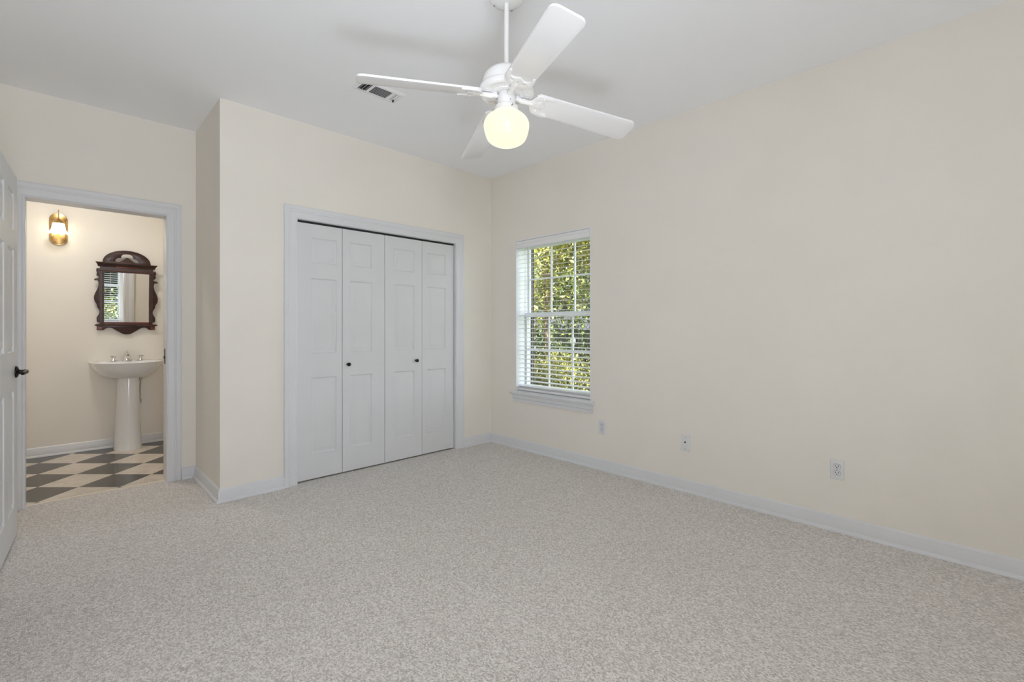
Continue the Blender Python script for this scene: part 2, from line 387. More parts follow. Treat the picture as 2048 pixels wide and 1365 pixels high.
struct(casing(2.314, 3.101, 2.046, (XL, 0, 0), (0, 1, 0), (1, 0, 0), 'trim_entry', None))

def jamb(name, s0, s1, z1, t0, t1, axis, th=0.02, stop=None, label=None, cat=None):
    mb = MB()
    def bx(a, b, c, d, e=t0, f=t1):
        mb.box(a, b, e, f, c, d) if axis == 'x' else mb.box(e, f, a, b, c, d)
    bx(s0 - th, s0, 0, z1 + th); bx(s1, s1 + th, 0, z1 + th); bx(s0, s1, z1, z1 + th)
    if stop:
        e, f, k = stop
        bx(s0, s0 + k, 0, z1, e, f); bx(s1 - k, s1, 0, z1, e, f); bx(s0 + k, s1 - k, z1 - k, z1, e, f)
    return struct(mb.build(name, M['trim'], smooth=0, bevel=0.0015), label, cat)
jb = jamb('door_frame_bathroom', -0.146, 0.602, 2.04, YB, YBI, 'x', stop=None, label='white door frame of the open bathroom doorway', cat='door frame')
mb = MB(); mb.box(0.5985, 0.6025, YB + 0.05, YB + 0.08, 0.905, 1.02)
mb.box(0.592, 0.6, YB + 0.045, YB + 0.052, 0.945, 0.965)
mb.build('strike_plate', M['bronze'], jb, smooth=0)['label'] = 'dark bronze strike plate'
jamb('door_frame_closet', 1.30, 2.786, 2.005, YC, YC + 0.115, 'x', th=0.03, label='white frame lining the closet opening', cat='door frame')
jamb('door_frame_entry', 2.32, 3.095, 2.04, XL - 0.115, XL, 'y')
mb = MB(); mb.box(1.30, 2.786, YC + 0.028, YC + 0.055, 1.993, 2.005)  # near-black strip stands in for the shade above the door tops
struct(mb.build('trim_closet_track', M['slot'], smooth=0), 'track above the closet doors, blackened to show the shaded gap', 'track')

# ------------------------------------------------------------------ panelled doors
def panel_leaf(mb, w, h, t, cols, rows, both=False):
    """door slab: front at y=0, back at y=t; x 0..w, z 0..h; raised panels at cols x rows on the front (and the back)"""
    xs = sorted({0.0, w, *[c for p in cols for c in p]}); zs = sorted({0.0, h, *[r for p in rows for r in p]})
    rings = [(0.0, 0.0), (0.005, 0.0080), (0.011, 0.0105), (0.017, 0.0100), (0.038, 0.0015), (0.044, 0.0012)]
    for side in ((0, 1),) + (((t, -1),) if both else ()):
        y0, sg = side
        for a, b in zip(xs, xs[1:]):
            for c, d in zip(zs, zs[1:]):
                if any(abs(a - p[0]) < 1e-6 and abs(b - p[1]) < 1e-6 for p in cols) and any(abs(c - r[0]) < 1e-6 and abs(d - r[1]) < 1e-6 for r in rows):
                    V = []; F = []
                    for i, dy in rings: V += [(a + i, y0 + sg * dy, c + i), (b - i, y0 + sg * dy, c + i), (b - i, y0 + sg * dy, d - i), (a + i, y0 + sg * dy, d - i)]
                    for q in range(len(rings) - 1):
                        for e in range(4): F.append((q * 4 + e, q * 4 + (e + 1) % 4, q * 4 + 4 + (e + 1) % 4, q * 4 + 4 + e))
                    k = (len(rings) - 1) * 4; F.append((k, k + 1, k + 2, k + 3)); mb.add(V, F)
                else: mb.add([(a, y0, c), (b, y0, c), (b, y0, d), (a, y0, d)], [(0, 1, 2, 3)])
    for a, b in zip(xs, xs[1:]):
        mb.add([(a, 0, 0), (b, 0, 0), (b, t, 0), (a, t, 0)], [(0, 1, 2, 3)]); mb.add([(a, 0, h), (b, 0, h), (b, t, h), (a, t, h)], [(0, 1, 2, 3)])
    for c, d in zip(zs, zs[1:]):
        mb.add([(0, 0, c), (0, t, c), (0, t, d), (0, 0, d)], [(0, 1, 2, 3)]); mb.add([(w, 0, c), (w, t, c), (w, t, d), (w, 0, d)], [(0, 1, 2, 3)])
    if not both:
        for a, b in zip(xs, xs[1:]):
            for c, d in zip(zs, zs[1:]): mb.add([(a, t, c), (b, t, c), (b, t, d), (a, t, d)], [(0, 1, 2, 3)])
    return mb

ZB = 0.012; DH = 1.988 - ZB
ROWS = [(0.203 - ZB, 0.795 - ZB), (0.985 - ZB, 1.568 - ZB), (1.688 - ZB, 1.883 - ZB)]
YD = YC + 0.022
def bifold(label, x, leaves, knob_x):
    t = thing('bifold_door', label, 'closet door', (x, YD, ZB), group='white bifold closet doors')
    for lx0, lx1, p0, p1 in leaves:
        mb = panel_leaf(MB(), lx1 - lx0, DH, 0.03, [(p0 - lx0, p1 - lx0)], ROWS)
        mb.build('door_leaf', M['door'], t, smooth=25, loc=(lx0 - x, 0, 0))
    k = MB().lathe([(0.0, 0.0), (0.011, 0.0), (0.011, 0.003), (0.006, 0.006), (0.0055, 0.013), (0.011, 0.018), (0.0155, 0.024), (0.0155, 0.029), (0.011, 0.0345), (0.0, 0.036)], 24,
                   Matrix.Rotation(math.pi / 2, 4, 'X'))
    k.build('knob', M['bronze'], t, loc=(knob_x - x, 0, 0.885 - ZB))['label'] = 'small round dark knob'
    pv = MB().tube([(0, 0.015, DH - 0.002), (0, 0.015, DH + 0.014)], 0.004, 8)
    pv.build('guide_pin', M['screw'], t, loc=((leaves[1][1] - 0.02 if knob_x < 2 else leaves[0][0] + 0.02) - x, 0, 0))
bifold('pair of white closet door leaves hung beside the narrow shaded wall', 1.303, [(1.303, 1.655, 1.410, 1.609), (1.659, 2.035, 1.722, 1.918)], 1.703)
bifold('pair of white closet door leaves hung on the side nearer the window', 2.040, [(2.040, 2.4155, 2.125, 2.335), (2.4195, 2.780, 2.475, 2.684)], 2.351)

# six-panel entry door, folded open against the wall
dv = Vector((-0.06, -1.0)).normalized(); free = Vector((-0.160, 3.862)); DW = 0.762
ang = math.atan2(dv.y, dv.x)
t = thing('door_entry', 'white six panel entry door standing wide open at the edge of the photo', 'door', (free.x, free.y, 0.018), ang, kind='structure')
PR = [(0.19, 0.835), (1.050, 1.612), (1.715, 1.922)]
# local x runs from the free edge to the hinges; the front (y=0) faces the room
mb = panel_leaf(MB(), DW, 2.015, 0.035, [(0.118, 0.326), (0.436, 0.644)], [(a - 0.018, b - 0.018) for a, b in PR], both=True)
slab = mb.build('door_slab', M['door'], t, smooth=25, loc=(0, -0.035, 0))
# the room side is local +y after the turn (dv rotated by +90 deg points to +x)
kn = MB().lathe([(0.0, 0.0), (0.033, 0.0), (0.033, 0.005), (0.028, 0.010), (0.015, 0.014), (0.012, 0.022), (0.0115, 0.034), (0.0, 0.035)], 28, Matrix.Rotation(-math.pi / 2, 4, 'X'))
kn.tube([(0, 0.033, 0), (0, 0.047, 0)], 0.0125, 16)
kn.tube([(0.004, 0.041, 0), (0.05, 0.045, 0), (0.085, 0.042, -0.002), (0.108, 0.038, -0.004)], [0.0125, 0.010, 0.009, 0.0085], 14)
h_ = kn.build('lever_handle', M['bronze'], t, loc=(0.063, 0.0, 0.918)); h_['label'] = 'dark bronze lever handle'
kb = MB().lathe([(0.0, 0.0), (0.033, 0.0), (0.033, 0.005), (0.028, 0.010), (0.015, 0.014), (0.0, 0.02)], 28, Matrix.Rotation(math.pi / 2, 4, 'X'))
kb.build('lever_rose', M['bronze'], t, loc=(0.063, -0.035, 0.918))
lp = MB().box(-0.0012, 0.001, -0.03, -0.005, 0.885, 0.945); lp.build('latch_plate', M['bronze'], t, smooth=0)
for z in (0.22, 1.0, 1.8):
    MB().tube([(DW + 0.004, -0.036, z - 0.045), (DW + 0.004, -0.036, z + 0.045)], 0.006, 10).build('hinge', M['bronze'], t)

# ------------------------------------------------------------------ windows and blinds (local frame: x along the wall, y outwards, z up from the sill opening)
def make_window(name, label, loc, rz):
    t = thing(name, label, 'window', loc, rz, kind='structure')
    Wd, Hh = WHW, WZ1 - WZ0
    mb = MB(); j = 0.010
    mb.box(-Wd, -Wd + j, 0.0, 0.13, 0, Hh).box(Wd - j, Wd, 0.0, 0.13, 0, Hh).box(-Wd + j, Wd - j, 0.0, 0.13, Hh - j, Hh)
    mb.build('jamb_lining', M['vinyl'], t, smooth=0)
    mb = MB(); a = Wd - 0.0; y0, y1 = 0.125, 0.205
    mb.box(-a, -a + 0.012, y0, y1, 0, Hh).box(a - 0.012, a, y0, y1, 0, Hh).box(-a + 0.012, a - 0.012, y0, y1, Hh - 0.026, Hh).box(-a + 0.012, a - 0.012, y0, y1, 0, 0.018)
    mb.build('window_frame', M['vinyl'], t, smooth=0, bevel=0.002)
    b = Wd - 0.012
    def sash(nm, ya, yb, za, zb, rb, rt, hm):
        mb = MB(); s = 0.018
        mb.box(-b, -b + s, ya, yb, za, zb).box(b - s, b, ya, yb, za, zb).box(-b + s, b - s, ya, yb, za, za + rb).box(-b + s, b - s, ya, yb, zb - rt, zb)
        o = mb.build(nm, M['vinyl'], t, smooth=0, bevel=0.002)
        g = MB(); yc = (ya + yb) / 2
        for x in (-0.1435, 0.1435): g.box(x - 0.008, x + 0.008, yc - 0.006, yc + 0.006, za + rb, zb - rt)
        xs = [-b + s, -0.1515, -0.1355, 0.1355, 0.1515, b - s]
        for q in (0, 2, 4): g.box(xs[q], xs[q + 1], yc - 0.006, yc + 0.006, hm - 0.008, hm + 0.008)
        g.build('muntin', M['vinyl'], o, smooth=0)
        gl = MB().box(-b + s, b - s, yc + 0.007, yc + 0.010, za + rb, zb - rt); gl.build('pane', M['glass'], o, smooth=0)
        return o
    sash('upper_sash', 0.168, 0.195, 0.735, Hh - 0.026, 0.042, 0.035, 1.110)
    lo = sash('lower_sash', 0.135, 0.162, 0.018, 0.775, 0.04, 0.045, 0.412)
    for x in (-0.25, 0.25):
        MB().box(x - 0.02, x + 0.02, 0.140, 0.158, 0.775, 0.780).tube([(x - 0.012, 0.149, 0.784), (x + 0.018, 0.145, 0.784)], 0.005, 8).build('sash_lock', M['screw'], lo, bevel=0.001)
    st = MB()
    prof = [(-0.040, -0.004), (-0.043, -0.011), (-0.040, -0.020), (-0.034, -0.024), (0.125, -0.024), (0.125, 0.0), (-0.034, 0.0)]
    V = []; k = len(prof)
    sp = [(-0.4985, -0.034), (-WHW, -0.034)]
    # stool: horns overhang the wall either side of the opening
    for x in (-0.4985, 0.4985): V += [(x, min(y, -0.0005), z) if y > 0 else (x, y, z) for y, z in prof]
    st.add(V, [tuple(reversed(range(k))), tuple(range(k, 2 * k))] + [(i, (i + 1) % k, k + (i + 1) % k, k + i) for i in range(k)])
    st.box(-WHW, WHW, -0.0005, 0.125, -0.0, 0.004)
    st.build('window_sill', M['trim'], t, smooth=25)
    ap = MB(); pr = [(-0.0005, -0.024), (-0.030, -0.024), (-0.028, -0.034), (-0.018, -0.040), (-0.016, -0.060), (-0.022, -0.066), (-0.012, -0.076), (-0.011, -0.092), (-0.016, -0.098), (-0.0005, -0.100)]
    V = []; k = len(pr)
    for sx in (-1, 1): V += [(sx * (0.475 + 0.35 * max(0, -y)), y, z) for y, z in pr]
    ap.add(V, [tuple(reversed(range(k))), tuple(range(k, 2 * k))] + [(i, (i + 1) % k, k + (i + 1) % k, k + i) for i in range(k)])
    ap.build('window_apron', M['trim'], t, smooth=20)
    return t
make_window('window_1', 'white double hung window with small panes looking out on sunlit trees', (XR, 2.8205, WZ0), -math.pi / 2)
make_window('window_2', 'rear window seen only as a reflection in the bathroom mirror', (0.495, YR, WZ0), math.pi)

def make_blind(label, loc, rz):
    t = thing('window_blind', label, 'window blind', loc, rz, group='white horizontal blinds')
    Hh = WZ1 - WZ0; w = WHW - 0.014
    MB().box(-w, w, 0.035, 0.080, Hh - 0.06, Hh - 0.012).build('head_rail', M['slat'], t, smooth=0, bevel=0.002)
    pv = [(0.004, Hh - 0.084), (0.0, Hh - 0.080), (0.0, Hh - 0.045), (0.003, Hh - 0.041), (0.0, Hh - 0.037), (0.0, Hh - 0.016), (0.004, Hh - 0.012), (0.014, Hh - 0.012), (0.014, Hh - 0.084)]
    V = []; k = len(pv)
    for x in (-w - 0.002, w + 0.002): V += [(x, y, z) for y, z in pv]
    MB().add(V, [tuple(reversed(range(k))), tuple(range(k, 2 * k))] + [(i, (i + 1) % k, k + (i + 1) % k, k + i) for i in range(k)]).build('valance', M['slat'], t, smooth=0)
    sl = MB(); z = 0.062
    while z < Hh - 0.09:
        top = [(0.056 + 0.025 * q, z + 0.0028 * q + 0.0008 * (1 - q * q)) for q in (-1, -0.6, -0.2, 0.2, 0.6, 1)]
        pf = top + [(y, zz - 0.0020) for y, zz in reversed(top)]; k = len(pf); V = []
        for x in (-w, w): V += [(x, y, zz) for y, zz in pf]
        sl.add(V, [tuple(reversed(range(k))), tuple(range(k, 2 * k))] + [(i, (i + 1) % k, k + (i + 1) % k, k + i) for i in range(k)])
        z += 0.0428
    sl.build('slat', M['slat'], t, smooth=50)
    br = MB(); br.box(-w, w, 0.030, 0.082, 0.010, 0.030)
    for q in range(4): br.box(-w, w, 0.031, 0.081, 0.032 + q * 0.0045, 0.0345 + q * 0.0045)
    br.build('bottom_rail', M['slat'], t, smooth=0, bevel=0.001)
    for x in (-0.30, 0.0, 0.30):
        c = MB()
        for y in (0.0305, 0.0815): c.tube([(x, y, 0.02), (x, y, Hh - 0.06)], 0.0008, 5)
        c.build('ladder_cord', M['cord'], t)
    return t
make_blind('white slatted blind hanging in the window beside the closet', (XR, 2.8205, WZ0), -math.pi / 2)
make_blind('white slatted blind in the rear window, seen in the mirror', (0.495, YR, WZ0), math.pi)

# ------------------------------------------------------------------ ceiling fan
FX, FY = 1.474, 1.544
fan = thing('ceiling_fan', 'white four blade ceiling fan with a lit opal glass globe', 'ceiling fan', (FX, FY, H))
def fz(p): return [(r, z - H) for r, z in p]
MB().lathe(fz([(0.0, 2.743), (0.088, 2.743), (0.088, 2.715), (0.083, 2.695), (0.066, 2.677), (0.040, 2.668), (0.020, 2.666), (0.0, 2.666)]), 48).build('canopy', M['fan'], fan)
for a in (0.4, 1.97, 3.54, 5.11): MB().uv((0.062 * math.cos(a), 0.062 * math.sin(a), 2.675 - H), (0.005, 0.005, 0.004), 10, 6).build('canopy_screw', M['screw'], fan)
MB().tube([(0, 0, 2.670 - H), (0, 0, 2.36 - H)], 0.0108, 20).build('downrod', M['fan'], fan)
MB().lathe(fz([(0.0, 2.402), (0.020, 2.402), (0.022, 2.388), (0.060, 2.380), (0.088, 2.366), (0.106, 2.345), (0.112, 2.320), (0.113, 2.303), (0.122, 2.298), (0.127, 2.288), (0.127, 2.276), (0.118, 2.271), (0.0, 2.274)]), 64).build('motor_housing', M['fan'], fan, loc=(0, 0, -0.018))
MB().lathe(fz([(0.0, 2.2732), (0.114, 2.2728), (0.114, 2.2745), (0.0, 2.2745)]), 48).build('vent_shade_disc', mat('painted_vent_shade', (0.025, 0.025, 0.028), 0.8), fan, loc=(0, 0, -0.018))  # flat dark disc paints the shade seen between the vent ribs
vr = MB(); NS = 44
vr.lathe(fz([(0.112, 2.2745), (0.112, 2.266), (0.119, 2.2655), (0.126, 2.270), (0.127, 2.278)]), 64)
vr.lathe(fz([(0.060, 2.2745), (0.060, 2.265), (0.076, 2.265), (0.077, 2.2745)]), 64)
for i in range(NS):
    a0 = 2 * math.pi * i / NS; hw = math.pi / NS * 0.46
    pts = []
    for r, sgn in ((0.075, -1), (0.114, -1), (0.114, 1), (0.075, 1)): pts.append((r * math.cos(a0 + sgn * hw), r * math.sin(a0 + sgn * hw)))
    vr.prism(pts, 2.2690 - H, 2.2735 - H)
vr.build('vent_ring', M['fan'], fan, smooth=30, loc=(0, 0, -0.018))
MB().lathe(fz([(0.0, 2.256), (0.038, 2.256), (0.041, 2.250), (0.0420, 2.206), (0.040, 2.200), (0.044, 2.196), (0.054, 2.192), (0.056, 2.186), (0.056, 2.172), (0.0535, 2.171), (0.0535, 2.184), (0.0, 2.188)]), 48).build('light_fitter', M['fan'], fan)
for a in (0.2, 2.29, 4.39, 5.4):
    MB().tube([(0.055 * math.cos(a), 0.055 * math.sin(a), 2.179 - H), (0.066 * math.cos(a), 0.066 * math.sin(a), 2.179 - H)], 0.003, 8).build('thumb_screw', M['screw'], fan)
for a in (-1.9, -0.6): MB().uv((0.0425 * math.cos(a), 0.0425 * math.sin(a), 2.212 - H), 0.003, 8, 6).build('fitter_screw', M['screw'], fan)
g = MB().lathe(fz([(0.047, 2.186), (0.047, 2.172), (0.054, 2.168), (0.068, 2.160), (0.083, 2.149), (0.0955, 2.136), (0.1030, 2.120), (0.1045, 2.106), (0.1030, 2.092), (0.0985, 2.074), (0.0935, 2.057), (0.0865, 2.044), (0.075, 2.033), (0.060, 2.025), (0.044, 2.019), (0.030, 2.015), (0.018, 2.011), (0.008, 2.006), (0.0, 2.004)]), 64)
g.build('globe', M['globe'], fan, smooth=60)['label'] = 'lit opal glass globe'
def blade_outline():
    r0, r1, w0, w1 = 0.135, 0.655, 0.0600, 0.0690
    P = [(r0 + 0.012, -w0), (r1 - 0.03, -w1)]
    for q in range(1, 7):
        a = -math.pi / 2 + q * math.pi / 12; P.append((r1 - 0.03 + 0.03 * math.cos(a), -w1 + 0.03 + 0.03 * math.sin(a)))
    P += [(x, -y) for x, y in reversed(P[1:])] ; P.append((r0 + 0.012, w0)); P += [(r0, w0 - 0.012), (r0, -w0 + 0.012)]
    out = []
    for p in P:
        if not out or (Vector(out[-1]) - Vector(p)).length > 1e-4: out.append(p)
    return out
half = [(0.110, 0.0130), (0.120, 0.020), (0.128, 0.036), (0.140, 0.052), (0.162, 0.0615), (0.190, 0.0635), (0.212, 0.061), (0.222, 0.0545), (0.216, 0.047), (0.198, 0.0465), (0.182, 0.040), (0.174, 0.029), (0.178, 0.017), (0.186, 0.007)]
iron = [(0.075, 0.0125), (0.095, 0.0115)] + half + [(0.189, 0.0)] + [(x, -y) for x, y in reversed(half)] + [(0.095, -0.0115), (0.075, -0.0125)]
def ell(cx, cy, a, b, rot=0, n=14): return [(cx + a * math.cos(t) * math.cos(rot) - b * math.sin(t) * math.sin(rot), cy + a * math.cos(t) * math.sin(rot) + b * math.sin(t) * math.cos(rot)) for t in [2 * math.pi * i / n for i in range(n)]]
PITCH = math.radians(-14); DROOP = math.radians(4.7)
blade_v = flat_shape(blade_outline(), [], 0.006, Matrix.Translation((0, 0, 0)), bevel=0.0015)
iron_v = flat_shape(smooth_closed(iron, 4), [ell(0.154, 0.027, 0.012, 0.0065, 0.9), ell(0.154, -0.027, 0.012, 0.0065, -0.9), ell(0.150, 0.0, 0.012, 0.0050)], 0.004, Matrix.Translation((0, 0, -0.0075)), bevel=0.0015)
ZBL = 2.250 - H
for k in range(4):
    a = math.radians(-25 + 90 * k)
    Rz = Matrix.Rotation(a, 4, 'Z'); T = Rz @ Matrix.Translation((0, 0, ZBL)) @ Matrix.Rotation(DROOP + math.radians((2.1, 1.0, -1.2, -1.4)[k]), 4, 'Y') @ Matrix.Rotation(PITCH, 4, 'X')
    b = MB().add(*blade_v, T).build('blade', M['fan'], fan, smooth=40)
    ir = MB().add(*iron_v, T)
    p1 = T @ Vector((0.100, 0, -0.0085)); p0 = Rz @ Vector((0.053, 0, 2.240 - H)); pm = (p0 + p1) / 2 + Vector((0, 0, -0.003))
    p2 = T @ Vector((0.128, 0, -0.009))
    ir.tube([p0 + Vector((0, 0, 0.012)), p0, pm, p1, p2], [0.010, 0.0115, 0.0115, 0.0115, 0.007], 12)
    ir.uv(tuple(p0 + Vector((0, 0, -0.004))), (0.014, 0.014, 0.009), 14, 8)
    for x, y in ((0.168, 0.047), (0.168, -0.047), (0.134, 0.0)): ir.uv(tuple(T @ Vector((x, y, -0.0105))), 0.004, 8, 6)
    ir.build('blade_bracket', M['fan'], b, smooth=40)

# ------------------------------------------------------------------ ceiling register
t = thing('ceiling_vent', 'white air vent with dark louvre gaps in the ceiling behind the fan', 'air vent', (1.52, 2.806, H))
vx, vy = 0.152, 0.077
fr = MB(); fr.sweep([(-vx, -vy), (vx, -vy), (vx, vy), (-vx, vy)], [(0, 0), (0.0, -0.003), (0.014, -0.009), (0.022, -0.009), (0.022, 0.0)], closed=True)
fr.build('vent_frame', M['fan'], t, smooth=20)
MB().box(-vx + 0.018, vx - 0.018, -vy + 0.018, vy - 0.018, -0.0015, -0.0005).build('duct_shade_sheet', M['vent_dark'], t, smooth=0)  # thin dark sheet painted as the shade inside the duct, no hole behind
lv = MB()
ix, iy = vx - 0.022, vy - 0.022
for x in (-0.062, 0.078): lv.box(x - 0.008, x + 0.008, -iy, iy, -0.009, -0.003)
for i in range(8):
    y = -iy + 0.0065 + i * (2 * iy - 0.008) / 7.5
    lv.box(-0.054, 0.070, -0.0035, 0.0035, -0.0006, 0.0006, Matrix.Translation((0, y, -0.006)) @ Matrix.Rotation(math.radians(35), 4, 'X'))
for i in range(3): lv.box(-0.0055, 0.0055, -iy, iy, -0.0007, 0.0007, Matrix.Translation((-0.120 + i * 0.02, 0, -0.006)) @ Matrix.Rotation(math.radians(-50), 4, 'Y'))
for i in range(2): lv.box(-0.0115, 0.0115, -iy, iy, -0.0007, 0.0007, Matrix.Translation((0.096 + i * 0.021, 0, -0.006)) @ Matrix.Rotation(math.radians(-12), 4, 'Y'))
lv.build('louvre', M['fan'], t, smooth=0)
MB().box(0.118, 0.124, 0.028, 0.040, -0.020, -0.006).build('damper_lever', M['slot'], t, smooth=0)

# ------------------------------------------------------------------ wall plates on the window wall (local frame: x along wall, y out of the wall, z up)
def wall_plate(name, label, cat, y, z, group=None):
    t = thing(name, label, cat, (XR, y, z), math.pi / 2, group)
    p = MB(); a, b = 0.035, 0.0575
    V = []
    for i, d in ((0, 0.0005), (0.0, 0.002), (0.004, 0.0055), (0.006, 0.006)): V += [(-a + i, d, -b + i), (a - i, d, -b + i), (a - i, d, b - i), (-a + i, d, b - i)]
    F = [(q * 4 + e, q * 4 + (e + 1) % 4, q * 4 + 4 + (e + 1) % 4, q * 4 + 4 + e) for q in range(3) for e in range(4)] + [(12, 13, 14, 15), (3, 2, 1, 0)]
    p.add(V, F).build('cover_plate', M['plate'], t, smooth=20)
    return t
def duplex(label, y, z):
    t = wall_plate('electrical_outlet', label, 'outlet', y, z, 'white duplex outlets')
    RX = Matrix.Rotation(math.pi / 2, 4, 'X')
    for s in (1, -1):
        r = 0.0172
        out = []
        for q in range(24):
            an = 2 * math.pi * q / 24; out.append((r * math.cos(an), max(-0.0135, min(0.0135, r * math.sin(an)))))
        gp = MB().prism([(x * 1.07, y * 1.09) for x, y in out], -0.0064, -0.004, RX)
        mb = MB().prism(out, -0.0085, -0.004, RX)
        o = mb.build('socket', M['plate'], t, smooth=30, loc=(0, 0, 0.0195 * s))
        o['label'] = 'round faced socket with dark slots'
        gp.build('socket_gap_shade', M['gap'], o, smooth=0)  # dark grey rim paints the shadow line round the socket
        sl = MB().box(-0.0084, -0.0054, 0.0083, 0.0089, -0.001, 0.0080).box(0.0050, 0.0078, 0.0083, 0.0089, -0.001, 0.0080)
        sl.tube([(0, 0.0082, -0.0065), (0, 0.0089, -0.0065)], 0.0032, 10)
        sl.build('socket_slot', M['slot'], o, smooth=0)
    MB().uv((0, 0.006, 0), (0.003, 0.0012, 0.003), 10, 6).build('cover_screw', M['screw'], t)
duplex('white duplex outlet low on the wall just below the window', 2.252, 0.353)
duplex('white duplex outlet nearest the camera, alone on the bare end of the wall', 0.617, 0.357)
t = wall_plate('cable_jack', 'white cable jack plate with one dark centre hole, between the two outlets', 'cable jack', 1.531, 0.351)
cj = MB().lathe([(0.0, 0.0), (0.0065, 0.0), (0.0065, 0.003), (0.0048, 0.003), (0.0048, 0.010), (0.002, 0.010), (0.002, 0.004), (0, 0.004)], 6, Matrix.Translation((0, 0.005, 0.006)) @ Matrix.Rotation(-math.pi / 2, 4, 'X'))
cj.build('coax_connector', mat('dark_connector', (0.05, 0.05, 0.045), 0.4, 0.5), t, smooth=20)['label'] = 'dark threaded coax connector'
for z in (0.042, -0.042): MB().uv((0, 0.006, z), (0.003, 0.0012, 0.003), 10, 6).build('cover_screw', M['screw'], t)

# ------------------------------------------------------------------ bathroom: pedestal sink
SX, SY = 0.505, YBB
t = thing('pedestal_sink', 'white pedestal sink on the checkered floor below the mirror', 'sink', (SX, SY, 0))
def dshape(w, d, back, n=40, p=2.4):
    """D-shaped plan outline: straight at the wall side, rounded front (towards -y)"""
    P = []
    for i in range(n + 1):
        a = math.pi * i / n
        c, s_ = math.cos(a), math.sin(a)
        P.append((w * math.copysign(abs(c) ** (2 / p), c), back - (d - back) * 0 - d * abs(s_) ** (2 / p)))
    return P
def loft(mb, sections, cap0=True, cap1=True):
    n = len(sections[0]); V = [q for s_ in sections for q in s_]; F = []
    for i in range(len(sections) - 1):
        for k in range(n): F.append((i * n + k, i * n + (k + 1) % n, (i + 1) * n + (k + 1) % n, (i + 1) * n + k))
    if cap0: F.append(tuple(reversed(range(n))))
    if cap1: F.append(tuple(range((len(sections) - 1) * n, len(sections) * n)))
    return mb.add(V, F)
RZ = 0.856
def sec(w, d, z, back=-0.003, p=2.4): return [(x, y, z) for x, y in dshape(w, d, back, p=p)]
bs = [sec(0.105, 0.22, 0.690), sec(0.135, 0.27, 0.695), sec(0.185, 0.335, 0.712), sec(0.228, 0.385, 0.742), sec(0.256, 0.418, 0.782), sec(0.272, 0.436, 0.818), sec(0.280, 0.446, RZ - 0.012), sec(0.284, 0.450, RZ - 0.005), sec(0.280, 0.446, RZ)]
# hollow: the inner bowl sits in front of a flat tap deck
def inner(w, d, z, yb): return [(x, y, z) for x, y in dshape(w, d, yb, p=2.0)]
bs += [inner(0.232, 0.285, RZ - 0.002, -0.135), inner(0.218, 0.265, RZ - 0.03, -0.14), inner(0.17, 0.20, RZ - 0.095, -0.16), inner(0.06, 0.08, RZ - 0.125, -0.20)]
loft(MB(), bs).build('basin', M['porcelain'], t, smooth=60)
pd = []
for z, w, d, yb in ((0.0, 0.110, 0.185, -0.11), (0.03, 0.108, 0.182, -0.11), (0.2, 0.100, 0.172, -0.115), (0.45, 0.091, 0.160, -0.12), (0.62, 0.086, 0.155, -0.12), (0.70, 0.084, 0.155, -0.12)):
    pd.append([(x, y, z) for x, y in dshape(w, d, yb, p=2.3)])
loft(MB(), pd).build('pedestal', M['porcelain'], t, smooth=60)
fa = MB(); DK = RZ
fa.box(-0.045, 0.045, -0.09, -0.045, DK - 0.002, DK + 0.006)
fa.lathe([(0.0, 0.0), (0.046, 0.0), (0.045, 0.006), (0.036, 0.014), (0.028, 0.040), (0.025, 0.065), (0.020, 0.078), (0.0, 0.082)], 24, Matrix.Translation((0, -0.066, DK)))
fa.tube([(0, -0.066, DK + 0.058), (0, -0.10, DK + 0.064), (0, -0.14, DK + 0.058), (0, -0.165, DK + 0.040)], [0.018, 0.016, 0.013, 0.012], 14)
fa.tube([(0, -0.055, DK + 0.075), (0, -0.055, DK + 0.10)], 0.004, 8); fa.uv((0, -0.055, DK + 0.10), 0.007, 10, 8)
fa.build('faucet_spout', M['chrome'], t, smooth=40, bevel=0.0)
for s in (-1, 1):
    hb = MB().lathe([(0.0, 0.0), (0.026, 0.0), (0.025, 0.005), (0.016, 0.014), (0.010, 0.024), (0.0, 0.026)], 20)
    o = hb.build('tap_base', M['chrome'], t, loc=(s * 0.105, -0.066, DK))
    ac = MB().lathe([(0.0, 0.022), (0.008, 0.022), (0.014, 0.030), (0.016, 0.042), (0.013, 0.052), (0.0, 0.055)], 8)
    ac.tube([(0, 0, 0.044), (s * 0.02, -0.012, 0.047)], 0.005, 8)
    ac.build('tap_handle', M['acrylic'], o, smooth=20)['label'] = 'clear faceted tap handle'
for s in (1,):
    pp = MB()
    pp.tube([(s * 0.105, -0.066, 0.72), (s * 0.105, -0.066, 0.665), (s * 0.10, -0.06, 0.55), (s * 0.102, -0.055, 0.44)], 0.006, 8)
    pp.tube([(s * 0.102, -0.055, 0.42), (s * 0.102, -0.055, 0.46)], 0.013, 12)
    pp.tube([(s * 0.102, -0.055, 0.435), (s * 0.102, -0.002, 0.435)], 0.008, 10)
    pp.tube([(s * 0.102, -0.055, 0.435), (s * 0.102, -0.085, 0.435)], 0.010, 10)
    pp.tube([(s * 0.105, -0.066, 0.66), (s * 0.105, -0.066, 0.70)], 0.014, 12)
    pp.build('supply_pipe', M['pipe'], t)['label'] = 'grey water supply pipe with shut-off valve'

